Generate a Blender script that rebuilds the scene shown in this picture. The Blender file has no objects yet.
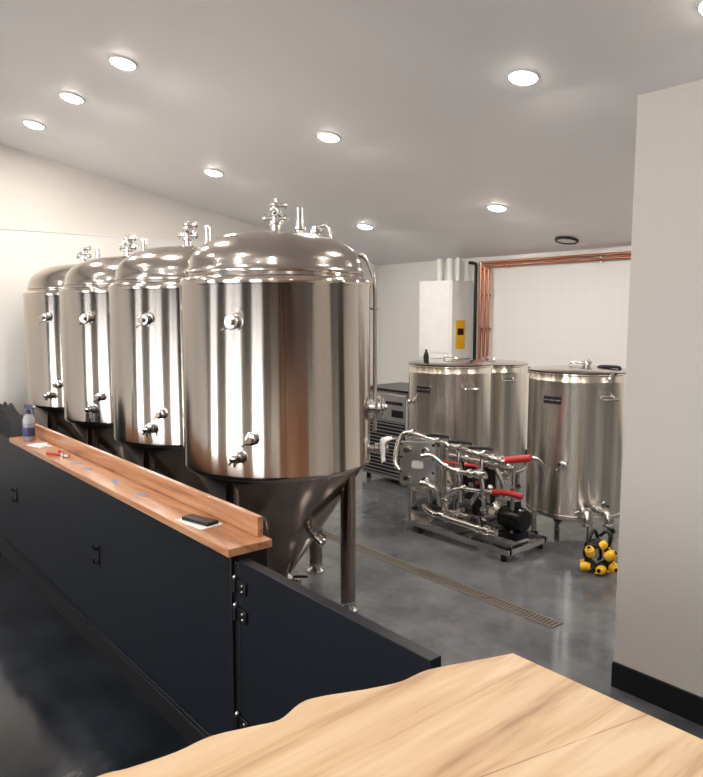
import bpy, math, random
from mathutils import Vector, Matrix, noise
random.seed(4)
S = bpy.context.scene
COL = S.collection

# ------------------------------------------------------------------ materials
def newmat(name):
    m = bpy.data.materials.new(name); m.use_nodes = True
    nt = m.node_tree
    return m, nt, nt.nodes["Principled BSDF"]

def simple(name, col, rough=0.5, metal=0.0, emit=None, estr=0, var=0.04, scale=8, bump=0.0, coat=0, spec=.5):
    m, nt, b = newmat(name)
    b.inputs["Roughness"].default_value = rough
    b.inputs["Metallic"].default_value = metal
    b.inputs["Specular IOR Level"].default_value = spec
    if coat: b.inputs["Coat Weight"].default_value = coat
    tc = nt.nodes.new("ShaderNodeTexCoord")
    nz = nt.nodes.new("ShaderNodeTexNoise"); nz.inputs["Scale"].default_value = scale; nz.inputs["Detail"].default_value = 4
    nt.links.new(tc.outputs["Object"], nz.inputs["Vector"])
    rp = nt.nodes.new("ShaderNodeValToRGB")
    rp.color_ramp.elements[0].position = .3; rp.color_ramp.elements[1].position = .7
    rp.color_ramp.elements[0].color = (*[max(0, c*(1-var)) for c in col], 1)
    rp.color_ramp.elements[1].color = (*[min(1, c*(1+var)) for c in col], 1)
    nt.links.new(nz.outputs["Fac"], rp.inputs["Fac"])
    nt.links.new(rp.outputs["Color"], b.inputs["Base Color"])
    if bump:
        bp = nt.nodes.new("ShaderNodeBump"); bp.inputs["Strength"].default_value = bump; bp.inputs["Distance"].default_value = .01
        nt.links.new(nz.outputs["Fac"], bp.inputs["Height"]); nt.links.new(bp.outputs["Normal"], b.inputs["Normal"])
    if emit:
        b.inputs["Emission Color"].default_value = (*emit, 1); b.inputs["Emission Strength"].default_value = estr
    return m

def steel(name, col, r0, r1, sc=(14, 14, .15), aniso=0.0, cv=.12):
    m, nt, b = newmat(name)
    b.inputs["Metallic"].default_value = 1
    tc = nt.nodes.new("ShaderNodeTexCoord")
    mp = nt.nodes.new("ShaderNodeMapping"); mp.inputs["Scale"].default_value = sc
    nz = nt.nodes.new("ShaderNodeTexNoise"); nz.inputs["Scale"].default_value = 1; nz.inputs["Detail"].default_value = 3
    nt.links.new(tc.outputs["Object"], mp.inputs["Vector"]); nt.links.new(mp.outputs["Vector"], nz.inputs["Vector"])
    mr = nt.nodes.new("ShaderNodeMapRange"); mr.inputs["From Min"].default_value = .3; mr.inputs["From Max"].default_value = .7
    mr.inputs["To Min"].default_value = r0; mr.inputs["To Max"].default_value = r1
    nt.links.new(nz.outputs["Fac"], mr.inputs["Value"]); nt.links.new(mr.outputs["Result"], b.inputs["Roughness"])
    rp = nt.nodes.new("ShaderNodeValToRGB")
    rp.color_ramp.elements[0].position = .3; rp.color_ramp.elements[1].position = .7
    rp.color_ramp.elements[0].color = (*[c*(1-cv) for c in col], 1)
    rp.color_ramp.elements[1].color = (*[min(1, c*(1+cv)) for c in col], 1)
    nt.links.new(nz.outputs["Fac"], rp.inputs["Fac"]); nt.links.new(rp.outputs["Color"], b.inputs["Base Color"])
    if aniso:
        tg = nt.nodes.new("ShaderNodeTangent"); tg.direction_type = 'RADIAL'; tg.axis = 'Z'
        nt.links.new(tg.outputs["Tangent"], b.inputs["Tangent"])
        b.inputs["Anisotropic"].default_value = aniso
        b.inputs["Anisotropic Rotation"].default_value = .25
    return m

def woodmat(name, c_dark, c_mid, c_light, stretch=(9, .8, 9), rough=.3, seam=None, coat=.3, fine=.26, p=(.40, .56, .84), dist=1.6):
    m, nt, b = newmat(name)
    L = nt.links
    tc = nt.nodes.new("ShaderNodeTexCoord")
    mp = nt.nodes.new("ShaderNodeMapping"); mp.inputs["Scale"].default_value = stretch
    L.new(tc.outputs["Object"], mp.inputs["Vector"])
    n1 = nt.nodes.new("ShaderNodeTexNoise"); n1.inputs["Scale"].default_value = 1.0; n1.inputs["Detail"].default_value = 6; n1.inputs["Distortion"].default_value = dist
    L.new(mp.outputs["Vector"], n1.inputs["Vector"])
    mp2 = nt.nodes.new("ShaderNodeMapping"); mp2.inputs["Scale"].default_value = (stretch[0]*9, stretch[1]*5, stretch[2]*9)
    L.new(tc.outputs["Object"], mp2.inputs["Vector"])
    n2 = nt.nodes.new("ShaderNodeTexNoise"); n2.inputs["Scale"].default_value = 1.0; n2.inputs["Detail"].default_value = 4
    L.new(mp2.outputs["Vector"], n2.inputs["Vector"])
    mx = nt.nodes.new("ShaderNodeMath"); mx.operation = 'MULTIPLY_ADD'; mx.inputs[1].default_value = fine
    L.new(n2.outputs["Fac"], mx.inputs[0]); L.new(n1.outputs["Fac"], mx.inputs[2])
    last = mx.outputs[0]
    if seam:
        sp = nt.nodes.new("ShaderNodeSeparateXYZ"); L.new(tc.outputs["Object"], sp.inputs[0])
        k, offs = seam
        ma = nt.nodes.new("ShaderNodeMath"); ma.operation = 'MULTIPLY_ADD'; ma.inputs[1].default_value = k
        L.new(sp.outputs["Y"], ma.inputs[0]); L.new(sp.outputs["X"], ma.inputs[2])
        for (o, amt) in offs:
            g = nt.nodes.new("ShaderNodeMath"); g.operation = 'GREATER_THAN'; g.inputs[1].default_value = o
            L.new(ma.outputs[0], g.inputs[0])
            q = nt.nodes.new("ShaderNodeMath"); q.operation = 'MULTIPLY_ADD'; q.inputs[1].default_value = amt
            L.new(g.outputs[0], q.inputs[0]); L.new(last, q.inputs[2]); last = q.outputs[0]
    rp = nt.nodes.new("ShaderNodeValToRGB")
    e = rp.color_ramp.elements
    e[0].position = p[0]; e[0].color = (*c_dark, 1)
    e[1].position = p[2]; e[1].color = (*c_light, 1)
    k2 = e.new(p[1]); k2.color = (*c_mid, 1)
    L.new(last, rp.inputs["Fac"]); L.new(rp.outputs["Color"], b.inputs["Base Color"])
    b.inputs["Roughness"].default_value = rough
    b.inputs["Coat Weight"].default_value = coat; b.inputs["Coat Roughness"].default_value = .15
    return m

def concrete(name, c0, c1, rough=(.12, .28), spec=.5):
    m, nt, b = newmat(name); L = nt.links
    b.inputs["Specular IOR Level"].default_value = spec
    tc = nt.nodes.new("ShaderNodeTexCoord")
    n1 = nt.nodes.new("ShaderNodeTexNoise"); n1.inputs["Scale"].default_value = 1.9; n1.inputs["Detail"].default_value = 10; n1.inputs["Roughness"].default_value = .7
    L.new(tc.outputs["Object"], n1.inputs["Vector"])
    rp = nt.nodes.new("ShaderNodeValToRGB"); e = rp.color_ramp.elements
    e[0].position = .38; e[0].color = (*c0, 1); e[1].position = .64; e[1].color = (*c1, 1)
    L.new(n1.outputs["Fac"], rp.inputs["Fac"]); L.new(rp.outputs["Color"], b.inputs["Base Color"])
    mr = nt.nodes.new("ShaderNodeMapRange"); mr.inputs["From Min"].default_value = .35; mr.inputs["From Max"].default_value = .65
    mr.inputs["To Min"].default_value = rough[0]; mr.inputs["To Max"].default_value = rough[1]
    L.new(n1.outputs["Fac"], mr.inputs["Value"]); L.new(mr.outputs["Result"], b.inputs["Roughness"])
    return m

def tilewall(name, col):
    m, nt, b = newmat(name); L = nt.links
    tc = nt.nodes.new("ShaderNodeTexCoord")
    sp = nt.nodes.new("ShaderNodeSeparateXYZ"); cb = nt.nodes.new("ShaderNodeCombineXYZ")
    L.new(tc.outputs["Object"], sp.inputs[0]); L.new(sp.outputs["X"], cb.inputs["X"]); L.new(sp.outputs["Z"], cb.inputs["Y"])
    br = nt.nodes.new("ShaderNodeTexBrick"); br.offset = 0; br.inputs["Scale"].default_value = 1
    br.inputs["Brick Width"].default_value = .15; br.inputs["Row Height"].default_value = .15; br.inputs["Mortar Size"].default_value = .003
    br.inputs["Color1"].default_value = (*col, 1); br.inputs["Color2"].default_value = (*col, 1)
    br.inputs["Mortar"].default_value = (*[c*.945 for c in col], 1)
    L.new(cb.outputs[0], br.inputs["Vector"]); L.new(br.outputs["Color"], b.inputs["Base Color"])
    b.inputs["Roughness"].default_value = .25
    return m

M = {}
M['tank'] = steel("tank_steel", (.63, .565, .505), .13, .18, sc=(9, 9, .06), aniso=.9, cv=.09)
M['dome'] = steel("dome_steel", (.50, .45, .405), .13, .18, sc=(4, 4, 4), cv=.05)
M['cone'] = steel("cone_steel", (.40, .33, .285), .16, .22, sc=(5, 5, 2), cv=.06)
M['kettle'] = steel("brushed_steel", (.88, .81, .72), .20, .27, sc=(18, 18, .05), aniso=.9, cv=.12)
M['steel'] = steel("fitting_steel", (.70, .68, .66), .12, .18, sc=(6, 6, 6), cv=.04)
M['wall'] = simple("white_wall_paint", (.62, .598, .56), .6, var=.015, scale=2)
M['frp'] = simple("white_wall_panel", (.66, .648, .625), .28, var=.015, scale=3)
M['part'] = simple("partition_paint", (.50, .465, .43), .6, var=.015, scale=2)
M['tile'] = tilewall("white_tile", (.67, .665, .65))
M['ceil'] = simple("grey_ceiling_paint", (.82, .81, .83), .55, var=.02, scale=1.5)
M['floorB'] = concrete("polished_concrete", (.062, .066, .074), (.135, .14, .15), (.09, .19))
M['floorT'] = concrete("dark_stained_concrete", (.004, .0055, .008), (.018, .022, .030), (.06, .17), spec=.3)
M['navy'] = simple("navy_panel_paint", (.004, .0058, .0100), .42, var=.1, scale=3, spec=.3)
M['black'] = simple("black_paint", (.004, .004, .005), .45, spec=.35)
M['blackm'] = simple("black_metal", (.008, .008, .009), .3, metal=.3)
M['ledge'] = woodmat("red_oak", (.24, .095, .04), (.40, .175, .08), (.52, .28, .15), stretch=(1.2, 14, 14), rough=.3)
M['table'] = woodmat("live_edge_maple", (.33, .175, .085), (.56, .37, .205), (.66, .485, .30), stretch=(8, 1.1, 8), rough=.48,
                     seam=(-.225, [(-.766, -.20), (-.7635, .23), (-.60, -.04)]), coat=0, fine=.30, p=(.42, .60, .80), dist=2.2)
M['refl_slat'] = woodmat("reflection_slat_wood", (.17, .06, .025), (.32, .14, .065), (.44, .22, .11), stretch=(5, 5, .6), rough=.5, coat=0)  # brown of the added unseen boards, chosen to warm the tank reflections
M['refl_door'] = simple("reflection_door_dark", (.03, .022, .018), .4)  # dark tone of the unseen door added for steel reflections
M['led'] = simple("led_lens", (1, 1, 1), .5, emit=(1, .94, .84), estr=40)
M['white'] = simple("white_enamel", (.74, .74, .73), .3)
M['pvc'] = simple("white_pvc", (.70, .70, .68), .4)
M['yellow'] = simple("yellow_plastic", (.78, .44, .015), .4)
M['red'] = simple("red_rubber", (.38, .018, .018), .45)
M['copper'] = simple("copper_pipe", (.58, .24, .14), .28, metal=1)
M['greyp'] = simple("chiller_grey", (.20, .20, .205), .35, metal=.3)
M['paper'] = simple("white_paper", (.70, .70, .69), .7)
M['blue'] = simple("blue_tape", (.12, .25, .50), .6)
M['label'] = simple("black_nameplate", (.01, .01, .012), .3)
M['silv'] = simple("aluminium", (.6, .6, .6), .4, metal=1)
M['liq'] = simple("bluish_clear_plastic", (.26, .27, .33), .15)
M['dkblue'] = simple("dark_blue_plastic", (.04, .04, .10), .3)
M['clear'] = simple("clear_plastic", (.40, .41, .44), .12)
M['cloth'] = simple("black_fabric", (.008, .008, .010), .9, bump=.4, scale=30)
M['grate'] = simple("drain_steel", (.16, .135, .11), .4, metal=.6)

# ------------------------------------------------------------------ builder
class B:
    def __init__(s): s.v = []; s.f = []; s.m = []; s.mats = []
    def mi(s, k):
        if k not in s.mats: s.mats.append(k)
        return s.mats.index(k)
    def add(s, vs, fs, k):
        o = len(s.v); i = s.mi(k)
        s.v += [tuple(x) for x in vs]
        for f in fs: s.f.append(tuple(a+o for a in f)); s.m.append(i)
    def box(s, c, d, k, rz=0, R=None):
        c = Vector(c); hx, hy, hz = d[0]/2, d[1]/2, d[2]/2
        R = R or Matrix.Rotation(rz, 3, 'Z')
        vs = [c + R @ Vector((x*hx, y*hy, z*hz)) for z in (-1, 1) for y in (-1, 1) for x in (-1, 1)]
        s.add(vs, [(0, 2, 3, 1), (4, 5, 7, 6), (0, 1, 5, 4), (2, 6, 7, 3), (0, 4, 6, 2), (1, 3, 7, 5)], k)
    def bx(s, x0, x1, y0, y1, z0, z1, k):
        s.box(((x0+x1)/2, (y0+y1)/2, (z0+z1)/2), (abs(x1-x0), abs(y1-y0), abs(z1-z0)), k)
    def lathe(s, prof, c, k, n=32, axis=(0, 0, 1), caps=True):
        ax = Vector(axis).normalized(); q = Vector((0, 0, 1)).rotation_difference(ax)
        c = Vector(c); vs = []; fs = []
        for (r, z) in prof:
            r = max(r, 1e-4)
            for i in range(n):
                a = 2*math.pi*i/n
                vs.append(c + q @ Vector((r*math.cos(a), r*math.sin(a), z)))
        for j in range(len(prof)-1):
            for i in range(n):
                i2 = (i+1) % n
                fs.append((j*n+i, j*n+i2, (j+1)*n+i2, (j+1)*n+i))
        if caps:
            fs.append(tuple(reversed(range(n)))); fs.append(tuple((len(prof)-1)*n+i for i in range(n)))
        s.add(vs, fs, k)
    def cyl(s, p0, p1, r, k, r1=None, n=20):
        p0 = Vector(p0); p1 = Vector(p1); d = p1-p0
        s.lathe([(r, 0), (r if r1 is None else r1, d.length)], p0, k, n, d)
    def sph(s, c, r, k, n=16, sc=(1, 1, 1)):
        vs = []; fs = []; c = Vector(c); m = n//2
        for j in range(m+1):
            t = math.pi*j/m
            for i in range(n):
                a = 2*math.pi*i/n
                rr = max(math.sin(t), 1e-4)
                vs.append(c+Vector((r*sc[0]*rr*math.cos(a), r*sc[1]*rr*math.sin(a), -r*sc[2]*math.cos(t))))
        for j in range(m):
            for i in range(n):
                i2 = (i+1) % n
                fs.append((j*n+i, j*n+i2, (j+1)*n+i2, (j+1)*n+i))
        s.add(vs, fs, k)
    def tube(s, pts, r, k, n=12, smooth=0, closed=False):
        P = [Vector(p) for p in pts]
        if smooth:
            Q = []; N = len(P)
            rng = N if closed else N-1
            for i in range(rng):
                if closed: a, b, c, d = P[i-1], P[i], P[(i+1) % N], P[(i+2) % N]
                else: a, b, c, d = P[max(i-1, 0)], P[i], P[i+1], P[min(i+2, N-1)]
                for j in range(smooth):
                    t = j/smooth
                    Q.append(.5*((2*b)+(c-a)*t+(2*a-5*b+4*c-d)*t*t+(3*b-a-3*c+d)*t**3))
            if not closed: Q.append(P[-1])
            P = Q
        N = len(P); vs = []; fs = []; up = None
        for i in range(N):
            if closed: t = (P[(i+1) % N]-P[i-1]).normalized()
            else: t = (P[min(i+1, N-1)]-P[max(i-1, 0)]).normalized()
            if up is None:
                up = t.orthogonal().normalized()
            else:
                up = (up - t*up.dot(t)).normalized()
            w = t.cross(up)
            for j in range(n):
                a = 2*math.pi*j/n
                vs.append(P[i]+up*math.cos(a)*r+w*math.sin(a)*r)
        for i in range(N if closed else N-1):
            i1 = (i+1) % N
            for j in range(n):
                j2 = (j+1) % n
                fs.append((i*n+j, i*n+j2, i1*n+j2, i1*n+j))
        if not closed:
            fs.append(tuple(reversed(range(n)))); fs.append(tuple((N-1)*n+j for j in range(n)))
        s.add(vs, fs, k)
    def torus(s, c, R, r, k, axis=(0, 0, 1), n=28, m=10):
        q = Vector((0, 0, 1)).rotation_difference(Vector(axis).normalized())
        pts = [Vector(c)+q @ Vector((R*math.cos(2*math.pi*i/n), R*math.sin(2*math.pi*i/n), 0)) for i in range(n)]
        s.tube(pts, r, k, n=m, closed=True)
    def mesh(s, name, ang=35):
        me = bpy.data.meshes.new(name)
        me.from_pydata(s.v, [], s.f)
        for k in s.mats: me.materials.append(M[k])
        me.polygons.foreach_set("material_index", s.m)
        me.polygons.foreach_set("use_smooth", [True]*len(s.f))
        me.update()
        me.set_sharp_from_angle(angle=math.radians(ang))
        return me
    def obj(s, name, loc=(0, 0, 0), bevel=0, parent=None, rz=0):
        o = bpy.data.objects.new(name, s.mesh(name)); COL.objects.link(o)
        o.location = loc; o.rotation_euler[2] = rz
        if bevel:
            b = o.modifiers.new("bevel", 'BEVEL'); b.width = bevel; b.segments = 2; b.limit_method = 'ANGLE'; b.angle_limit = math.radians(50)
        if parent: o.parent = parent
        return o

# ------------------------------------------------------------------ room shell
XW, XE, YS, YN = -7.5, 4.0, -5.0, 6.75
def cz(y): return 3.672 - .1944*y

b = B(); b.bx(XW-.2, XE+.2, YS-.2, 1.19, -.1, 0, 'floorT'); b.bx(XW-.2, XE+.2, 1.19, YN+.2, -.1, 0, 'floorB'); b.obj("floor")
b = B()
vs = []
for (x, y) in ((XW-.2, YS-.2), (XE+.2, YS-.2), (XE+.2, YN+.2), (XW-.2, YN+.2)): vs.append((x, y, cz(y)))
for (x, y) in ((XW-.2, YS-.2), (XE+.2, YS-.2), (XE+.2, YN+.2), (XW-.2, YN+.2)): vs.append((x, y, cz(y)+.12))
b.add(vs, [(3, 2, 1, 0), (4, 5, 6, 7), (0, 1, 5, 4), (1, 2, 6, 5), (2, 3, 7, 6), (3, 0, 4, 7)], 'ceil'); b.obj("ceiling")
def endwall(name, x0, x1):
    b = B(); ya, yb = YS-.15, YN+.15
    vs = [(x0, ya, 0), (x1, ya, 0), (x1, yb, 0), (x0, yb, 0), (x0, ya, cz(ya)), (x1, ya, cz(ya)), (x1, yb, cz(yb)), (x0, yb, cz(yb))]
    b.add(vs, [(3, 2, 1, 0), (4, 5, 6, 7), (0, 1, 5, 4), (1, 2, 6, 5), (2, 3, 7, 6), (3, 0, 4, 7)], 'wall')
    return b
b = endwall("w", XW-.15, XW); b.obj("wall_left")
b = endwall("w", XE, XE+.15); b.obj("wall_right")
b = B(); b.bx(XW, XE, YN, YN+.15, 0, cz(YN), 'tile'); b.obj("wall_back")
b = B(); b.bx(XW, XW+.012, 1.4, YN, .1, 2.50, 'frp'); b.bx(XW, XW+.02, 1.4, YN, 2.50, 2.515, 'frp'); b.obj("trim_1")
b = B(); wins = [(-6.9, -5.4), (-3.9, -1.3), (.4, 2.8)]; zb, zt = .10, 3.3
x = XW
for (a, c) in wins:
    b.bx(x, a, YS-.15, YS, 0, cz(YS), 'wall')
    b.bx(a, c, YS-.15, YS, 0, zb, 'wall'); b.bx(a, c, YS-.15, YS, zt, cz(YS), 'wall'); x = c
b.bx(x, XE, YS-.15, YS, 0, cz(YS), 'wall'); b.obj("wall_front")
for i, (a, c) in enumerate(wins):
    b = B()
    for xx in [a+.04, c-.04, a+(c-a)*.5]:
        b.bx(xx-.05, xx+.05, YS-.12, YS-.03, zb, zt, 'blackm')
    b.bx(a, c, YS-.12, YS-.03, zb, zb+.06, 'blackm'); b.bx(a, c, YS-.12, YS-.03, zt-.06, zt, 'blackm')
    b.obj("window_%d" % (i+1))
b = B()  # unseen boards added on the right wall for brown bands in tank reflections
yy = -2.4
while yy < 2.3:
    b.bx(XE-.025, XE, yy, yy+.19, .1, 3.0, 'refl_slat'); yy += .2
b.obj("reflection_slats")
b = B(); b.bx(.5, 1.6, YN-.05, YN-.005, 0, 2.1, 'refl_door'); b.bx(.42, .5, YN-.06, YN-.001, 0, 2.18, 'black'); b.bx(1.6, 1.68, YN-.06, YN-.001, 0, 2.18, 'black'); b.bx(.42, 1.68, YN-.06, YN-.001, 2.1, 2.18, 'black')  # unseen door behind the partition, added to mirror as a dark tank band
b.cyl((.6, YN-.05, 1.0), (.6, YN-.1, 1.0), .012, 'silv'); b.cyl((.6, YN-.1, 1.0), (.72, YN-.1, 1.0), .01, 'silv'); b.obj("reflection_door")
PX, PY = -1.57, 2.87
b = B(); b.bx(PX, 2.6, PY, PY+.22, 0, 2.6, 'part'); b.obj("wall_partition")
b = B(); b.bx(PX-.0, 2.6, PY-.014, PY, 0, .115, 'black'); b.obj("baseboard_partition")
b = B(); b.bx(XW, .42, YN-.014, YN, 0, .1, 'black'); b.obj("baseboard_back")

# trench drain
b = B(); b.bx(-6.9, -2.08, 3.15, 3.162, -.004, .003, 'grate'); b.bx(-6.9, -2.08, 3.238, 3.25, -.004, .003, 'grate')
b.bx(-6.9, -2.08, 3.162, 3.238, -.004, .0012, 'black')
x = -6.9
while x < -2.09:
    b.bx(x, x+.013, 3.162, 3.238, 0, .003, 'grate'); x += .024
b.obj("trench_drain")

# ------------------------------------------------------------------ recessed lights
sl = math.atan(.1944)
pts = [(-2.53, 3.37), (-4.30, 3.365), (-6.07, 3.366), (-4.18, 5.23), (-6.03, 5.23), (-4.57, 1.893), (-5.54, 1.89), (-6.52, 1.894), (-1.44, 3.29),
       (-2.4, 5.23), (-.6, 5.23), (1.2, 4.8), (-3.0, 0.2), (-5.2, 0.2), (-.8, .2), (1.8, .6), (-5.2, -2.2), (-2.8, -2.2), (-.4, -2.2), (1.8, -2.2)]
for (x, y) in pts:
    b = B(); ax = Vector((0, -math.sin(sl), -math.cos(sl)))
    b.lathe([(.095, 0), (.095, .006), (.080, .012), (.076, .004)], (0, 0, 0), 'white', 28, ax)
    b.lathe([(.076, .001), (.076, .012), (.06, .022), (.001, .028)], (0, 0, 0), 'led', 28, ax)
    b.obj("recessed_downlight", (x, y, cz(y)))
    l = bpy.data.lights.new("downlight_lamp", 'AREA'); l.shape = 'DISK'; l.size = .14
    l.energy = 15; l.color = (1, .92, .82)
    o = bpy.data.objects.new("downlight_lamp", l); COL.objects.link(o)
    o.location = (x, y-.005, cz(y)-.043)
b = B(); ax = Vector((0, -math.sin(sl), -math.cos(sl)))
b.torus((0, 0, -.015), .105, .014, 'black', axis=ax); b.lathe([(.10, 0), (.10, .02)], (0, 0, 0), 'silv', 28, ax)
b.obj("ceiling_vent", (-4.17, 6.34, cz(6.34)))

# ------------------------------------------------------------------ fermenters
def clamp(b, p, d, r=.022, L=.06, cap=True, wing=True):
    p = Vector(p); d = Vector(d).normalized()
    b.lathe([(r, -.02), (r, L-.02), (r*1.45, L-.012), (r*1.6, L-.004), (r*1.6, L+.008), (r*1.45, L+.014), (r*.9, L+.016)], p, 'steel', 20, d)
    if wing:
        s_ = d.orthogonal().normalized(); q = p+d*L+s_*r*1.6
        b.cyl(q, q+s_*.022, .006, 'steel', n=8); b.sph(q+s_*.026, .009, 'steel', 8)

def tri_valve(b, p, d, up=(0, 0, 1), r=.02, handle='black', hl=.09):
    p = Vector(p); d = Vector(d).normalized(); up = Vector(up)
    b.lathe([(r, 0), (r, .025), (r*1.6, .03), (r*1.6, .045), (r*1.2, .05), (r*1.7, .055), (r*1.7, .08), (r*1.2, .085), (r*1.6, .09), (r*1.6, .105), (r, .11)], p, 'steel', 18, d)
    c = p+d*.067
    b.cyl(c, c+up*.045, .007, 'steel', n=8)
    e = c+up*.045
    b.tube([e, e+d*.02+up*.005, e+d*hl+up*.012], .008, handle, n=8)

def make_tank():
    b = B(); R = .54
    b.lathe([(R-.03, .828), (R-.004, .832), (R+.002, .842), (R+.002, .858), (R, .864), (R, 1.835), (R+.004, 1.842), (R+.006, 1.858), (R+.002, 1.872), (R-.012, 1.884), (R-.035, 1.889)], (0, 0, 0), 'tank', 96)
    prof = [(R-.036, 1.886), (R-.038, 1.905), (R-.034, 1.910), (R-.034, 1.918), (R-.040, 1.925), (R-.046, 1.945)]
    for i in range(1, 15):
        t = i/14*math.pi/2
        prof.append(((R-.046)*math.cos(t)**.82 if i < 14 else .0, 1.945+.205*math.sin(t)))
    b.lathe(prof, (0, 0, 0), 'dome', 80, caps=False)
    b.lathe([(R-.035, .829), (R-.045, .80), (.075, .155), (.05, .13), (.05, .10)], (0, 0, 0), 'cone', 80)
    b.lathe([(.05, .12), (.075, .118), (.078, .105), (.075, .092), (.045, .09), (.045, .07)], (0, 0, 0), 'steel', 24)
    tri_valve(b, (.02, .01, .085), (.8, .55, 0), r=.022)
    for k in range(4):
        a = math.radians(24.6+90*k); r = .456
        x, y = r*math.cos(a), r*math.sin(a)
        b.cyl((x, y, .05), (x, y, .835), .043, 'cone', n=24)
        b.lathe([(.03, 0), (.058, .0), (.058, .010), (.025, .025), (.02, .06)], (x, y, 0), 'steel', 20)
        b.cyl((x, y, .045), (x, y, .06), .047, 'steel', n=20)
    def az(d): return Vector((math.cos(math.radians(d)), math.sin(math.radians(d)), 0))
    for (d_, z, r) in ((-56.5, 1.65, .024), (-55, .965, .019), (-47.4, 1.06, .019)):
        d = az(d_)
        b.lathe([(r*1.9, 0), (r*1.9, .004), (r*1.2, .007)], d*(R-.002)+Vector((0, 0, z)), 'steel', 20, d)
        clamp(b, d*R+Vector((0, 0, z)), d, r, .035)
        b.lathe([(r*.9, .048), (r*.5, .052), (r*.5, .07), (r*.8, .072), (r*.8, .08)], d*R+Vector((0, 0, z)), 'cone', 14, d)
    d = az(-55); p = d*(R+.045)+Vector((0, 0, .965))
    b.lathe([(.013, 0), (.013, .03), (.018, .034), (.018, .045), (.006, .05)], p, 'steel', 14, d)
    b.cyl(p+d*.02, p+d*.02-Vector((0, 0, .045)), .007, 'steel', n=8)
    d = az(47); clamp(b, d*R+Vector((0, 0, 1.15)), d, .045, .05)
    b.torus(d*(R+.075)+Vector((0, 0, 1.15)), .05, .008, 'steel', axis=d)
    b.sph(d*(R+.08)+Vector((0, 0, 1.15)), .022, 'steel')
    d = az(52); tri_valve(b, d*R+Vector((0, 0, .90)), d, r=.02, handle='steel')
    d = az(56)
    b.tube([d*.42+Vector((0, 0, 2.02)), d*.46+Vector((0, 0, 2.03)), d*.52+Vector((0, 0, 2.0)), d*.565+Vector((0, 0, 1.88)), d*.572+Vector((0, 0, 1.7)), d*.572+Vector((0, 0, 1.2)), d*.572+Vector((0, 0, 1.0))], .013, 'steel', smooth=5)
    for z in (1.72, 1.1):
        b.cyl(d*.53+Vector((0, 0, z)), d*.57+Vector((0, 0, z)), .008, 'steel', n=8); b.torus(d*.572+Vector((0, 0, z)), .015, .005, 'steel')
    b.lathe([(.06, 2.14), (.055, 2.155), (.028, 2.158), (.028, 2.19), (.042, 2.195), (.042, 2.21), (.024, 2.214), (.024, 2.24), (.036, 2.245), (.036, 2.262), (.022, 2.268), (.024, 2.29), (.034, 2.295), (.034, 2.308), (.016, 2.314), (.014, 2.335), (.0, 2.34)], (0, 0, 0), 'steel', 24)
    for a_, z in ((50, 2.228), (230, 2.228), (-40, 2.255), (140, 2.28), (50, 2.30)):
        d = az(a_); b.cyl((0, 0, z), d*.055+Vector((0, 0, z)), .013, 'steel', n=12)
        b.torus(d*.058+Vector((0, 0, z)), .02, .006, 'steel', axis=d, n=16, m=6); b.sph(d*.064+Vector((0, 0, z)), .012, 'steel', 10)
    d = az(50); p = d*.135
    b.lathe([(.026, 2.12), (.026, 2.16), (.034, 2.165), (.034, 2.178), (.022, 2.182), (.022, 2.285), (.017, 2.292), (.006, 2.295)], p, 'steel', 20)
    p = d*.23
    b.lathe([(.03, 2.10), (.03, 2.14), (.044, 2.145), (.044, 2.16), (.03, 2.166), (.03, 2.18), (.01, 2.185)], p, 'steel', 20)
    b.tube([p+Vector((0, 0, 2.17)), p+Vector((.03, .03, 2.19)), p+Vector((.055, .05, 2.17)), p+Vector((.06, .06, 2.09))], .010, 'steel', smooth=5)
    p = az(150)*.26
    b.lathe([(.15, 2.05), (.15, 2.105), (.165, 2.11), (.165, 2.122), (.14, 2.135), (.05, 2.145)], p, 'dome', 36)
    b.tube([p+Vector((-.1, 0, 2.13)), p+Vector((-.05, 0, 2.165)), p+Vector((.05, 0, 2.165)), p+Vector((.1, 0, 2.13))], .009, 'steel', smooth=4)
    d = az(10)
    tri_valve(b, d*.26+Vector((0, 0, .45)), (d+Vector((0, 0, -.5))), r=.016, handle='steel', hl=.06)
    return b.mesh("fermenter_tank")
tm = make_tank()
F0 = Vector((-3.385, 2.264, 0))
for i in range(4):
    o = bpy.data.objects.new("fermenter_tank", tm); COL.objects.link(o)
    o.location = F0+Vector((-1.14*i, .035*i, 0))
b = B(); vs = []; n = 11
for j in range(n):
    for i in range(n):
        u, v = i/(n-1)-.5, j/(n-1)
        yy = .02 + (.035 if v > .2 else .035*math.sin(v/.2*math.pi/2))
        vs.append((u*.15*(.5+.6*v), yy*(1 if v > .05 else .4)+.012*math.sin(u*16+v*3), .015-.12*v*(1-.3*u)))
b.add(vs, [(j*n+i, j*n+i+1, (j+1)*n+i+1, (j+1)*n+i) for j in range(n-1) for i in range(n-1)], 'paper')
a52 = math.radians(50)
o = b.obj("cleaning_rag", (-3.385+.665*math.cos(a52), 2.264+.665*math.sin(a52), .955), rz=math.radians(-38+180))
sd = o.modifiers.new("s", 'SOLIDIFY'); sd.thickness = .006

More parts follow.
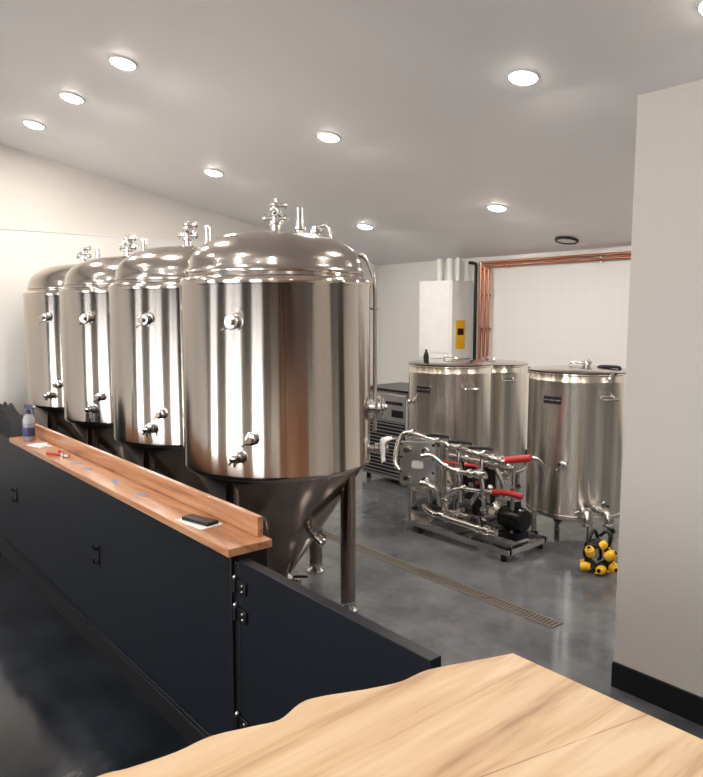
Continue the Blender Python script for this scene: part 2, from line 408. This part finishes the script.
# ------------------------------------------------------------------ bar half wall
par = bpy.data.objects.new("bar_half_wall", None); COL.objects.link(par)
b = B(); b.bx(-7.47, -2.09, 1.19, 1.33, 0, .862, 'navy')
b.bx(-7.47, -2.09, 1.172, 1.19, 0, .10, 'black'); b.bx(-7.47, -2.088, 1.180, 1.19, .10, .112, 'navy')
b.bx(-7.47, -2.088, 1.182, 1.19, .80, .862, 'navy')
b.bx(-2.092, -2.074, 1.185, 1.335, 0, .862, 'black'); b.obj("panelled_wall", bevel=.002, parent=par)
b = B(); b.bx(-4.85, -2.05, 1.163, 1.342, .862, .892, 'ledge'); b.bx(-4.85, -2.10, 1.312, 1.336, .892, .966, 'ledge'); b.obj("wood_ledge", bevel=.003, parent=par)
b = B(); b.bx(-7.47, -4.85, 1.17, 1.342, .862, .885, 'black'); b.obj("black_cap", bevel=.002, parent=par)
for x in (-3.375, -4.85):
    b = B(); b.box((0, -.003, 0), (.020, .006, .10), 'blackm')
    b.tube([(0, -.004, .03), (0, -.02, .034), (0, -.028, .045)], .006, 'blackm', smooth=4); b.sph((0, -.028, .047), .009, 'blackm', 8)
    b.tube([(0, -.004, -.03), (0, -.018, -.036), (0, -.028, -.03), (0, -.03, -.012)], .006, 'blackm', smooth=4)
    b.obj("purse_hook", (x, 1.19, .505))

# swing gate
b = B(); b.bx(-2.035, -1.13, 1.195, 1.235, .07, .850, 'navy')
for z in (.76, .66, .26, .16):
    b.cyl((-2.052, 1.186, z-.025), (-2.052, 1.186, z+.025), .009, 'blackm', n=12)
    b.box((-2.015, 1.190, z), (.06, .006, .045), 'blackm'); b.sph((-2.052, 1.186, z+.03), .007, 'silv', 8)
    b.sph((-2.005, 1.186, z+.01), .004, 'silv', 8); b.sph((-2.005, 1.186, z-.01), .004, 'silv', 8)
b.bx(-2.073, -2.04, 1.196, 1.23, .10, .84, 'black')
b.obj("swing_gate", bevel=.002)

# things on ledge
ZL = .892
b = B(); b.lathe([(.032, 0), (.036, .006), (.036, .105), (.034, .115)], (0, 0, 0), 'liq', 24)
b.lathe([(.035, .112), (.035, .135), (.028, .155), (.014, .168), (.013, .178)], (0, 0, 0), 'clear', 24)
b.lathe([(.0365, .03), (.0368, .032), (.0368, .085), (.0365, .087)], (0, 0, 0), 'dkblue', 24, caps=False)
b.lathe([(.017, .172), (.017, .192), (.012, .196)], (0, 0, 0), 'dkblue', 16); b.box((.012, 0, .215), (.07, .02, .028), 'dkblue'); b.cyl((.045, 0, .218), (.058, 0, .218), .007, 'white', n=10)
b.tube([(.025, 0, .205), (.042, 0, .19), (.045, 0, .17)], .005, 'dkblue', smooth=3, n=8); b.cyl((0, 0, .19), (0, 0, .21), .009, 'dkblue', n=10)
b.obj("spray_bottle", (-4.66, 1.235, ZL), rz=.5)
b = B(); b.bx(-.09, .09, -.05, .05, 0, .002, 'paper'); b.box((.0, .005, .008), (.15, .055, .012), 'black', rz=.12); b.box((0, .005, .0145), (.13, .045, .001), 'label', rz=.12)
b.obj("mobile_phone", (-2.40, 1.235, ZL), bevel=.0015, rz=.1)
b = B()
for s_ in (-1, 1):
    b.tube([(-.10, s_*.035, .010), (-.05, s_*.03, .010), (0, s_*.006, .010)], .008, 'red', smooth=5)
    b.tube([(0, s_*.006, .010), (.03, -s_*.012, .010), (.07, -s_*.003, .010)], .006, 'steel', smooth=4)
b.cyl((0, 0, .001), (0, 0, .018), .012, 'steel')
b.obj("red_pliers", (-4.02, 1.235, ZL), rz=.2)
b = B()
b.box((0, 0, .003), (.16, .08, .005), 'paper', rz=.2); b.box((.02, .01, .009), (.11, .06, .006), 'paper', rz=-.3)
b.obj("folded_napkins", (-4.42, 1.225, ZL), bevel=.002)
for x, r in ((-3.62, .3), (-3.24, -.2), (-2.93, .15), (-3.78, .5)):
    b = B(); b.box((0, 0, .0006), (.075, .02, .0012), 'blue', rz=r); b.obj("masking_tape_strip", (x, 1.235, ZL))
b = B(); vs = []; n = 18
for j in range(n):
    for i in range(n):
        u, v = i/(n-1)*2-1, j/(n-1)*2-1
        e = max(0, 1-max(abs(u), abs(v))**4)
        h = .19*e*(.75+.45*noise.noise(Vector((u*2, v*2, 3))))*(1-.25*u)+.004
        vs.append((u*.36, v*.085, h))
b.add(vs, [(j*n+i, j*n+i+1, (j+1)*n+i+1, (j+1)*n+i) for j in range(n-1) for i in range(n-1)], 'cloth')
b.obj("black_jacket", (-5.25, 1.257, .885))

# ------------------------------------------------------------------ live-edge table
par = bpy.data.objects.new("live_edge_table", None); COL.objects.link(par)
edge = [(-.800, 1.073), (-.812, 1.04), (-.831, .988), (-.862, .90), (-.864, .835), (-.880, .78), (-.894, .746), (-.918, .69), (-.923, .655), (-.905, .60), (-.918, .554), (-.937, .49), (-.935, .43), (-.945, .36), (-.956, .311), (-.95, .15), (-.93, 0), (-.955, -.2), (-.95, -.4), (-.92, -.6), (-.93, -.85)]
def cr(P, k):
    Q = []
    for i in range(len(P)-1):
        a, p, c, d = [Vector(P[j]) for j in (max(i-1, 0), i, i+1, min(i+2, len(P)-1))]
        for j in range(k):
            t = j/k; Q.append(.5*((2*p)+(c-a)*t+(2*a-5*p+4*c-d)*t*t+(3*p-a-3*c+d)*t**3))
    Q.append(Vector(P[-1])); return Q
E = cr(edge, 4); zt0, zt1 = .995, 1.04
vs = []; fs = []
for p in E:
    for (dx, z) in ((.035, zt0), (.004, zt0+.012), (-.004, zt0+.03), (.0, zt1-.004), (.005, zt1)): vs.append((p.x+dx, p.y, z))
for p in E: vs.append((-.12, p.y, zt0)); vs.append((-.12, p.y, zt1))
n = len(E); base = n*5
for i in range(n-1):
    for k in range(4): fs.append((i*5+k, i*5+k+1, (i+1)*5+k+1, (i+1)*5+k))
    fs.append((i*5+4, base+i*2+1, base+(i+1)*2+1, (i+1)*5+4))
    fs.append((i*5, (i+1)*5, base+(i+1)*2, base+i*2))
    fs.append((base+i*2, base+(i+1)*2, base+(i+1)*2+1, base+i*2+1))
for i in (0, n-1):
    f = [i*5+k for k in range(5)]+[base+i*2+1, base+i*2]
    fs.append(tuple(f))
b = B(); b.add(vs, fs, 'table'); b.obj("slab_top", parent=par)
b = B()
for (y) in (.72, -.55):
    b.bx(-.80, -.22, y-.04, y+.04, .945, .995, 'blackm'); b.bx(-.80, -.22, y-.04, y+.04, 0, .04, 'blackm')
    for x in (-.79, -.23): b.bx(x-.03, x+.03, y-.035, y+.035, .03, .96, 'blackm')
b.bx(-.53, -.49, -.55, .72, .10, .15, 'blackm')
b.obj("steel_base", parent=par)

# ------------------------------------------------------------------ kettles
def kettle(loc, R=.355, extras=None, zt=1.235):
    b = B(); zb = .19
    b.lathe([(.02, zb-.035), (R*.7, zb-.03), (R-.03, zb-.012), (R-.005, zb), (R, zb+.02), (R, zt-.06), (R+.003, zt-.055), (R+.003, zt-.045), (R, zt-.04), (R, zt-.008), (R+.008, zt), (R+.008, zt+.008), (R-.004, zt+.012)], (0, 0, 0), 'kettle', 72)
    b.lathe([(R+.004, zt+.012), (R+.006, zt+.020), (R-.02, zt+.026), (R*.6, zt+.036), (R*.2, zt+.042), (.001, zt+.044)], (0, 0, 0), 'dome', 72)
    b.torus((0, 0, zb+.03), R, .005, 'steel', n=72, m=6)
    for k in range(4):
        a = math.radians(45+90*k+10); x, y = (R-.05)*math.cos(a), (R-.05)*math.sin(a)
        b.cyl((x, y, .02), (x, y, zb), .022, 'steel', n=16); b.lathe([(.035, 0), (.035, .012), (.015, .03)], (x, y, 0), 'black', 16)
    b.tube([(-.07, 0, zt+.04), (-.06, 0, zt+.065), (.06, 0, zt+.065), (.07, 0, zt+.04)], .007, 'steel', smooth=5)
    def az(d): return Vector((math.cos(math.radians(d)), math.sin(math.radians(d)), 0))
    for d_ in (-20, 160):
        d = az(d_); s_ = Vector((-d.y, d.x, 0))
        p = d*R+Vector((0, 0, 1.08))
        b.tube([p+s_*.06, p+s_*.055+d*.04, p-s_*.055+d*.04, p-s_*.06], .007, 'steel', smooth=5, n=8)
    for q in (-1, 0, 1):
        dd = az(-86+q*7.3)
        s2 = Vector((-dd.y, dd.x, 0)); R4 = Matrix((s2, dd, Vector((0, 0, 1)))).transposed()
        b.box(dd*(R+.002)+Vector((0, 0, 1.065)), (.047, .007, .055), 'label', R=R4)
        b.box(dd*(R+.0045)+Vector((0, 0, 1.065)), (.034, .006, .006), 'silv', R=R4)
    d = az(-70); clamp(b, d*R+Vector((0, 0, .6)), d, .018, .03)
    b.lathe([(.035, .03), (.038, .035), (.038, .05), (.034, .052)], d*R+Vector((0, 0, .60)), 'steel', 24, d)
    for a_ in (-48, -33):
        d = az(a_)
        clamp(b, d*R+Vector((0, 0, .30)), d, .024, .03)
        tri_valve(b, d*(R+.035)+Vector((0, 0, .30)), d, r=.023, handle='black')
        e = d*(R+.145)+Vector((0, 0, .30))
        b.tube([e-d*.01, e+d*.03, e+d*.05+Vector((0, 0, -.03)), e+d*.05+Vector((0, 0, -.07))], .022, 'steel', smooth=4)
        b.lathe([(.034, 0), (.036, .006), (.034, .015)], e+d*.05+Vector((0, 0, -.085)), 'steel', 16)
    if extras: extras(b, R, zt, az)
    return b.obj("brew_kettle", loc)
def ex1(b, R, zt, az):
    p = Vector((-.14, -.15, 0))
    b.lathe([(.022, zt+.02), (.024, zt+.07), (.017, zt+.10), (.010, zt+.11), (.010, zt+.13), (.0, zt+.132)], p, 'black', 18)
    for z in (.3, .95): clamp(b, az(-110)*R+Vector((0, 0, z)), az(-110), .014, .03)
    q = az(-110)*(R+.05); b.cyl(q+Vector((0, 0, .30)), q+Vector((0, 0, .95)), .008, 'clear', n=10)
def ex3(b, R, zt, az):
    for a_ in (-20, 100, 200):
        d = az(a_); b.box(d*(R+.005)+Vector((0, 0, zt)), (.03, .03, .05), 'steel', rz=math.radians(a_))
    p = Vector((.04, .05, 0))
    b.lathe([(.03, zt+.03), (.03, zt+.06), (.04, zt+.065), (.04, zt+.08), (.012, zt+.085), (.012, zt+.10)], p, 'steel', 20)
    b.tube([(.14, .05, zt+.03), (.15, .06, zt+.045), (.27, .10, zt+.045), (.28, .10, zt+.025)], .012, 'black', smooth=4)
kettle((-4.05, 4.48, 0), .352, ex1, 1.25)
kettle((-4.30, 5.30, 0), .365, None, 1.20)
kettle((-2.96, 4.707, 0), .36, ex3, 1.25)

# ------------------------------------------------------------------ pump / heat exchanger skid
b = B()
for y in (3.78, 4.20): b.bx(-3.75, -2.85, y-.02, y+.02, .05, .09, 'steel')
for x in (-3.73, -3.3, -2.87): b.bx(x-.02, x+.02, 3.78, 4.20, .05, .09, 'steel')
for x in (-3.70, -2.90):
    for y in (3.78, 4.20): b.cyl((x, y, 0), (x, y, .05), .022, 'black', n=14)
for x in (-3.66, -3.0): b.cyl((x, 4.0, .08), (x, 4.0, .66), .016, 'steel', n=12)
hx = Vector((-3.77, 3.83, .53)); RZ = Matrix.Rotation(math.radians(-58), 3, 'Z')
def H(x, y, z): return hx + RZ @ Vector((x, y, z))
for i in range(10):
    b.box(H(-.10+i*.014, 0, 0), (.009, .25, .32), 'silv' if i % 2 else 'steel', R=RZ)
for x, t in ((-.118, .014), (.045, .016)):
    b.box(H(x, 0, 0), (t, .28, .35), 'silv', R=RZ)
for y in (-.125, .125):
    for z in (-.16, -.055, .055, .16):
        b.cyl(H(-.13, y, z), H(.065, y, z), .006, 'steel', n=8); b.cyl(H(.052, y, z), H(.068, y, z), .013, 'steel', n=6)
for y in (-.07, .07):
    for z in (-.115, .115):
        b.lathe([(.020, 0), (.020, .02), (.032, .024), (.032, .04), (.020, .044)], H(.05, y, z), 'steel', 18, RZ @ Vector((1, 0, 0)))
b.box(H(.054, 0, 0), (.003, .09, .06), 'paper', R=RZ)
for y in (-.08, .08): b.cyl(H(-.04, y, -.46), H(-.04, y, -.15), .012, 'steel', n=10)
b.box(H(-.04, 0, -.455), (.20, .22, .02), 'steel', R=RZ)
def V(x, y, z): return Vector((x, y, z))
b.cyl(V(-3.95, 3.90, .74), V(-2.98, 3.88, .66), .022, 'steel')
b.cyl(V(-3.58, 3.98, .60), V(-2.98, 3.98, .60), .02, 'steel')
b.tube([V(-3.95, 3.90, .74), V(-4.0, 3.88, .72), V(-4.02, 3.84, .64), V(-3.98, 3.78, .50), V(-3.86, 3.76, .44)], .020, 'steel', smooth=5)
b.tube([V(-3.66, 3.74, .41), V(-3.60, 3.76, .40), V(-3.55, 3.80, .36), V(-3.55, 3.84, .24), V(-3.50, 3.86, .20), V(-3.30, 3.88, .20)], .022, 'steel', smooth=5)
b.tube([V(-3.72, 3.84, .20), V(-3.60, 3.82, .17), V(-3.2, 3.82, .16), V(-3.0, 3.82, .16)], .024, 'steel', smooth=5)
b.tube([V(-3.64, 3.72, .62), V(-3.56, 3.76, .63), V(-3.46, 3.80, .56), V(-3.30, 3.82, .54), V(-3.12, 3.84, .56)], .018, 'steel', smooth=5)
b.tube([V(-3.50, 3.98, .60), V(-3.52, 4.04, .56), V(-3.54, 4.08, .44), V(-3.55, 4.08, .22)], .018, 'steel', smooth=4)
b.tube([V(-3.25, 3.98, .60), V(-3.24, 4.06, .58), V(-3.18, 4.10, .46), V(-3.16, 4.11, .34)], .018, 'steel', smooth=4)
b.tube([V(-3.48, 3.84, .22), V(-3.46, 3.80, .32), V(-3.38, 3.80, .40), V(-3.28, 3.83, .42), V(-3.18, 3.86, .42)], .016, 'steel', smooth=5)
for (x, y, z, ax) in ((-3.46, 3.80, .56, (1, 0, -.3)), (-3.25, 3.825, .545, (1, 0, 0)), (-3.46, 3.80, .31, (0, 0, 1)), (-3.30, 3.815, .42, (1, 0, 0)), (-3.45, 3.82, .165, (1, 0, 0)), (-3.15, 3.82, .16, (1, 0, 0))):
    b.lathe([(.030, -.014), (.034, -.006), (.034, .006), (.030, .014)], (x, y, z), 'steel', 18, ax)
for (x, y, z, dx) in ((-3.36, 3.82, .54, -.11), (-3.18, 3.83, .55, -.10), (-3.08, 3.82, .16, .11), (-3.52, 3.83, .17, -.1)):
    b.lathe([(.024, -.03), (.034, -.02), (.034, .02), (.024, .03)], (x, y, z), 'steel', 18, (1, 0, 0))
    b.cyl((x, y, z+.02), (x, y, z+.05), .006, 'steel', n=8)
    b.tube([V(x, y, z+.05), V(x+dx*.2, y-.01, z+.058), V(x+dx, y-.03, z+.058)], .011, 'red' if z > .5 else 'black', smooth=3, n=8)
def zr(x): return .74-.0825*(x+3.95)
for x in (-3.9, -3.62, -3.40, -3.18, -3.02):
    for (y, z) in ((3.89, zr(x)), (3.98, .60)):
        if x < -3.57 and y > 3.95: continue
        b.lathe([(.036, -.016), (.039, -.008), (.039, .008), (.036, .016)], (x, y, z), 'steel', 18, (1, 0, 0))
for x in (-3.51, -3.29, -3.10):
    z = zr(x)
    b.lathe([(.03, -.02), (.036, -.012), (.036, .012), (.03, .02)], (x, 3.885, z), 'steel', 18, (1, 0, 0))
    b.cyl((x, 3.885, z+.02), (x, 3.885, z+.06), .007, 'steel', n=8)
    b.tube([V(x, 3.885, z+.06), V(x-.03, 3.865, z+.068), V(x-.15, 3.80, z+.065)], .013, 'black', smooth=3, n=8)
for x in (-3.40, -3.18): b.tube([V(x, 3.88, .68), V(x, 3.86, .56), V(x+.02, 3.86, .44), V(x+.02, 3.88, .30)], .018, 'steel', smooth=4)
for x in (-3.38, -3.16):
    for z in (.53, .38): b.lathe([(.032, -.01), (.034, 0), (.032, .01)], (x, 3.864, z), 'steel', 16)
b.tube([V(-3.01, 3.89, .665), V(-2.95, 3.91, .68), V(-2.82, 3.95, .71)], .026, 'red', smooth=4)
b.tube([V(-2.82, 3.95, .71), V(-2.79, 4.0, .69), V(-2.80, 4.08, .60), V(-2.86, 4.15, .45)], .015, 'steel', smooth=4)
b.tube([V(-3.10, 3.90, .42), V(-3.0, 3.92, .435), V(-2.88, 3.95, .425)], .022, 'red', smooth=4)
b.tube([V(-3.30, 3.90, .30), V(-3.22, 3.90, .40), V(-3.10, 3.90, .42)], .018, 'steel', smooth=4)
b.lathe([(.06, 0), (.082, .01), (.084, .03), (.084, .18), (.078, .20), (.05, .205)], (-3.12, 4.04, .225), 'blackm', 28, (1, 0, 0))
for i in range(14):
    a = 2*math.pi*i/14
    b.box((-3.02, 4.04+.087*math.cos(a), .225+.087*math.sin(a)), (.13, .006, .012), 'blackm', R=Matrix.Rotation(a, 3, 'X'))
b.box((-3.02, 4.04, .33), (.08, .06, .05), 'blackm'); b.box((-3.02, 4.04, .11), (.16, .14, .05), 'blackm')
b.lathe([(.03, 0), (.085, .008), (.092, .02), (.092, .05), (.075, .06), (.05, .085), (.05, .10)], (-3.23, 4.04, .225), 'steel', 28, (1, 0, 0))
b.cyl((-3.23, 4.04, .225), (-3.31, 4.04, .225), .022, 'steel'); b.lathe([(.034, 0), (.036, .01), (.034, .02)], (-3.30, 4.04, .225), 'steel', 18, (1, 0, 0))
b.tube([V(-3.20, 3.97, .28), V(-3.20, 3.97, .38), V(-3.17, 3.96, .44)], .018, 'steel', smooth=4)
b.lathe([(.03, 0), (.07, .006), (.075, .02), (.075, .04), (.05, .05)], (-3.42, 3.90, .17), 'steel', 24, (1, 0, 0))
b.lathe([(.055, 0), (.06, .01), (.06, .13), (.04, .14)], (-3.37, 4.08, .17), 'blackm', 24, (0, 0, 1))
b.box((-3.37, 4.08, .42), (.20, .12, .28), 'black'); b.cyl((-3.37, 4.08, .08), (-3.37, 4.08, .32), .014, 'steel')
b.lathe([(.012, 0), (.012, .01)], (-3.38, 4.018, .48), 'silv', 12, (0, -1, 0)); b.lathe([(.014, 0), (.014, .012)], (-3.34, 4.018, .43), 'red', 12, (0, -1, 0))
b.box((-3.40, 4.018, .40), (.05, .004, .03), 'silv')
b.tube([V(-3.37, 4.06, .31), V(-3.25, 3.98, .12), V(-3.1, 3.96, .105), V(-3.02, 4.0, .13)], .007, 'black', smooth=6, n=8)
b.tube([V(-3.42, 4.0, .35), V(-3.48, 3.93, .25), V(-3.36, 3.92, .12), V(-3.2, 3.94, .10)], .009, 'black', smooth=6, n=8)
b.tube([V(-3.32, 4.0, .55), V(-3.28, 3.9, .50), V(-3.24, 3.92, .34), V(-3.15, 3.98, .30)], .008, 'black', smooth=6, n=8)
b.obj("pump_skid", bevel=0)

# pile of black hose with yellow cam-lever fittings below the right kettle's outlets
b = B()
rr = random.Random(7)
for k in range(3):
    P = []
    for i in range(12):
        a = 2*math.pi*i/12
        P.append((.075*math.cos(a)+rr.uniform(-.012, .012), (k-1)*.045+rr.uniform(-.012, .012), .105+.082*math.sin(a)+rr.uniform(-.006, .006)))
    b.tube(P, .017, 'black', smooth=4, closed=True, n=8)
def camlever(p, ax, s=1.0):
    ax = Vector(ax).normalized()
    b.lathe([(.020*s, -.034*s), (.031*s, -.026*s), (.033*s, 0), (.031*s, .020*s), (.022*s, .026*s), (.022*s, .036*s)], p, 'yellow', 18, ax)
    b.lathe([(.014*s, .036*s), (.014*s, .039*s)], p, 'black', 14, ax)
    sd = ax.orthogonal().normalized(); q = Vector(p)
    b.tube([q+sd*.03*s, q+sd*.045*s+ax*.01, q+sd*.042*s-ax*.04*s], .007*s, 'yellow', smooth=3, n=8)
for (p, ax, s_) in (((-.085, -.055, .040), (.9, -.3, .2), .95), ((.005, -.10, .038), (-.5, -.8, .1), .9), ((.085, -.06, .050), (.5, -1, -.3), 1.0),
                    ((-.062, -.065, .145), (-.3, -.4, .9), .95), ((.065, -.070, .130), (.8, -.3, .6), 1.05), ((.02, -.05, .19), (.6, .1, .6), .8)):
    camlever(p, ax, s_)
b.tube([(-.07, 0, .15), (-.06, .02, .21), (-.03, .06, .25), (0, .10, .20), (.03, .13, .06), (.02, .16, .02)], .012, 'black', smooth=6, n=8)
b.tube([(.06, 0, .17), (.07, .0, .23), (.05, .03, .26), (.01, .05, .22)], .012, 'black', smooth=6, n=8)
b.obj("hose_pile", (-2.39, 4.12, .001), rz=.65)

# ------------------------------------------------------------------ glycol chiller
b = B(); x0, x1, y0, y1 = -5.40, -4.74, 4.65, 5.20
b.bx(x0, x1, y0, y1, .06, .93, 'greyp'); b.bx(x0-.01, x1+.01, y0-.01, y1+.01, .93, .95, 'blackm')
b.bx(x0+.03, x1-.03, y0-.006, y0, .64, .90, 'silv')
b.bx(x0+.36, x1-.06, y0-.010, y0-.006, .80, .83, 'label'); b.bx(x0+.45, x1-.05, y0-.011, y0-.006, .68, .75, 'black')
b.bx(x0+.03, x1-.03, y0-.004, y0, .09, .62, 'black')
for i in range(15): b.box(((x0+x1)/2, y0-.010, .11+i*.035), (x1-x0-.08, .014, .008), 'greyp')
for i in range(12): b.box((x1+.006, (y0+y1)/2, .15+i*.035), (.012, y1-y0-.12, .008), 'black')
for x in (x0+.05, x1-.05):
    for y in (y0+.05, y1-.05): b.cyl((x, y, 0), (x, y, .06), .025, 'black', n=14)
b.obj("glycol_chiller", bevel=.003)

# ------------------------------------------------------------------ tankless water heater + pipework on back wall
b = B(); b.bx(-6.30, -5.75, 6.38, 6.745, 1.13, 2.08, 'white')
b.bx(-6.27, -5.78, 6.372, 6.38, 1.20, 2.05, 'white')
b.bx(-5.75, -5.746, 6.45, 6.62, 1.25, 1.60, 'yellow'); b.bx(-5.746, -5.744, 6.48, 6.59, 1.42, 1.50, 'label')
for x, r in ((-6.12, .045), (-5.95, .045), (-5.82, .03)): b.cyl((x, 6.56, 2.07), (x, 6.56, 2.36), r, 'pvc')
for x in (-6.1, -6.0, -5.9): b.tube([(x, 6.56, 1.14), (x, 6.56, 1.0), (x, 6.68, .9), (x, 6.70, .4)], .012, 'copper', smooth=4)
b.obj("tankless_water_heater", bevel=.012)
b = B()
for i, x in enumerate((-5.58, -5.52, -5.46)):
    z = 2.29-i*.045
    b.cyl((x, 6.70, .6), (x, 6.70, z), .018, 'copper', n=14); b.sph((x, 6.70, z), .020, 'copper', 12)
    if i < 2: b.cyl((x, 6.70, z), (-1.0, 6.70, z), .016, 'copper', n=14)
    else: b.cyl((x, 6.70, z), (-5.58, 6.70, z), .014, 'copper', n=14)
b.cyl((-5.66, 6.70, .8), (-5.66, 6.70, 2.2), .02, 'black', n=14)
b.tube([(-5.66, 6.70, 2.2), (-5.66, 6.69, 2.28), (-5.75, 6.68, 2.30)], .02, 'black', smooth=4)
x = -5.2
for z in (1.9, 1.5, 1.1):
    b.box((-5.52, 6.728, z), (.2, .03, .02), 'steel')
while x < -1:
    b.box((x, 6.728, 2.26), (.02, .03, .10), 'steel'); x += 1.2
b.obj("copper_pipework")

# ------------------------------------------------------------------ world + camera
w = bpy.data.worlds.new("world"); S.world = w; w.use_nodes = True
nt = w.node_tree; bg = nt.nodes["Background"]
tc = nt.nodes.new("ShaderNodeTexCoord"); sp = nt.nodes.new("ShaderNodeSeparateXYZ"); rp = nt.nodes.new("ShaderNodeValToRGB")
nt.links.new(tc.outputs["Generated"], sp.inputs[0]); nt.links.new(sp.outputs["Z"], rp.inputs["Fac"]); nt.links.new(rp.outputs["Color"], bg.inputs["Color"])
e = rp.color_ramp.elements; e[0].position = 0; e[0].color = (.62, .61, .59, 1); e[1].position = .03; e[1].color = (.90, .93, .97, 1)
bg.inputs["Strength"].default_value = 7.0

cam = bpy.data.cameras.new("camera"); co = bpy.data.objects.new("camera", cam); COL.objects.link(co)
co.location = (0, 0, 1.7); co.rotation_euler = (math.radians(90-6.24), 0, math.radians(50.15))
cam.sensor_fit = 'HORIZONTAL'; cam.sensor_width = 36; cam.lens = 35.85; cam.clip_start = .05
S.camera = co
S.view_settings.view_transform = 'Standard'
S.view_settings.exposure = 0.42
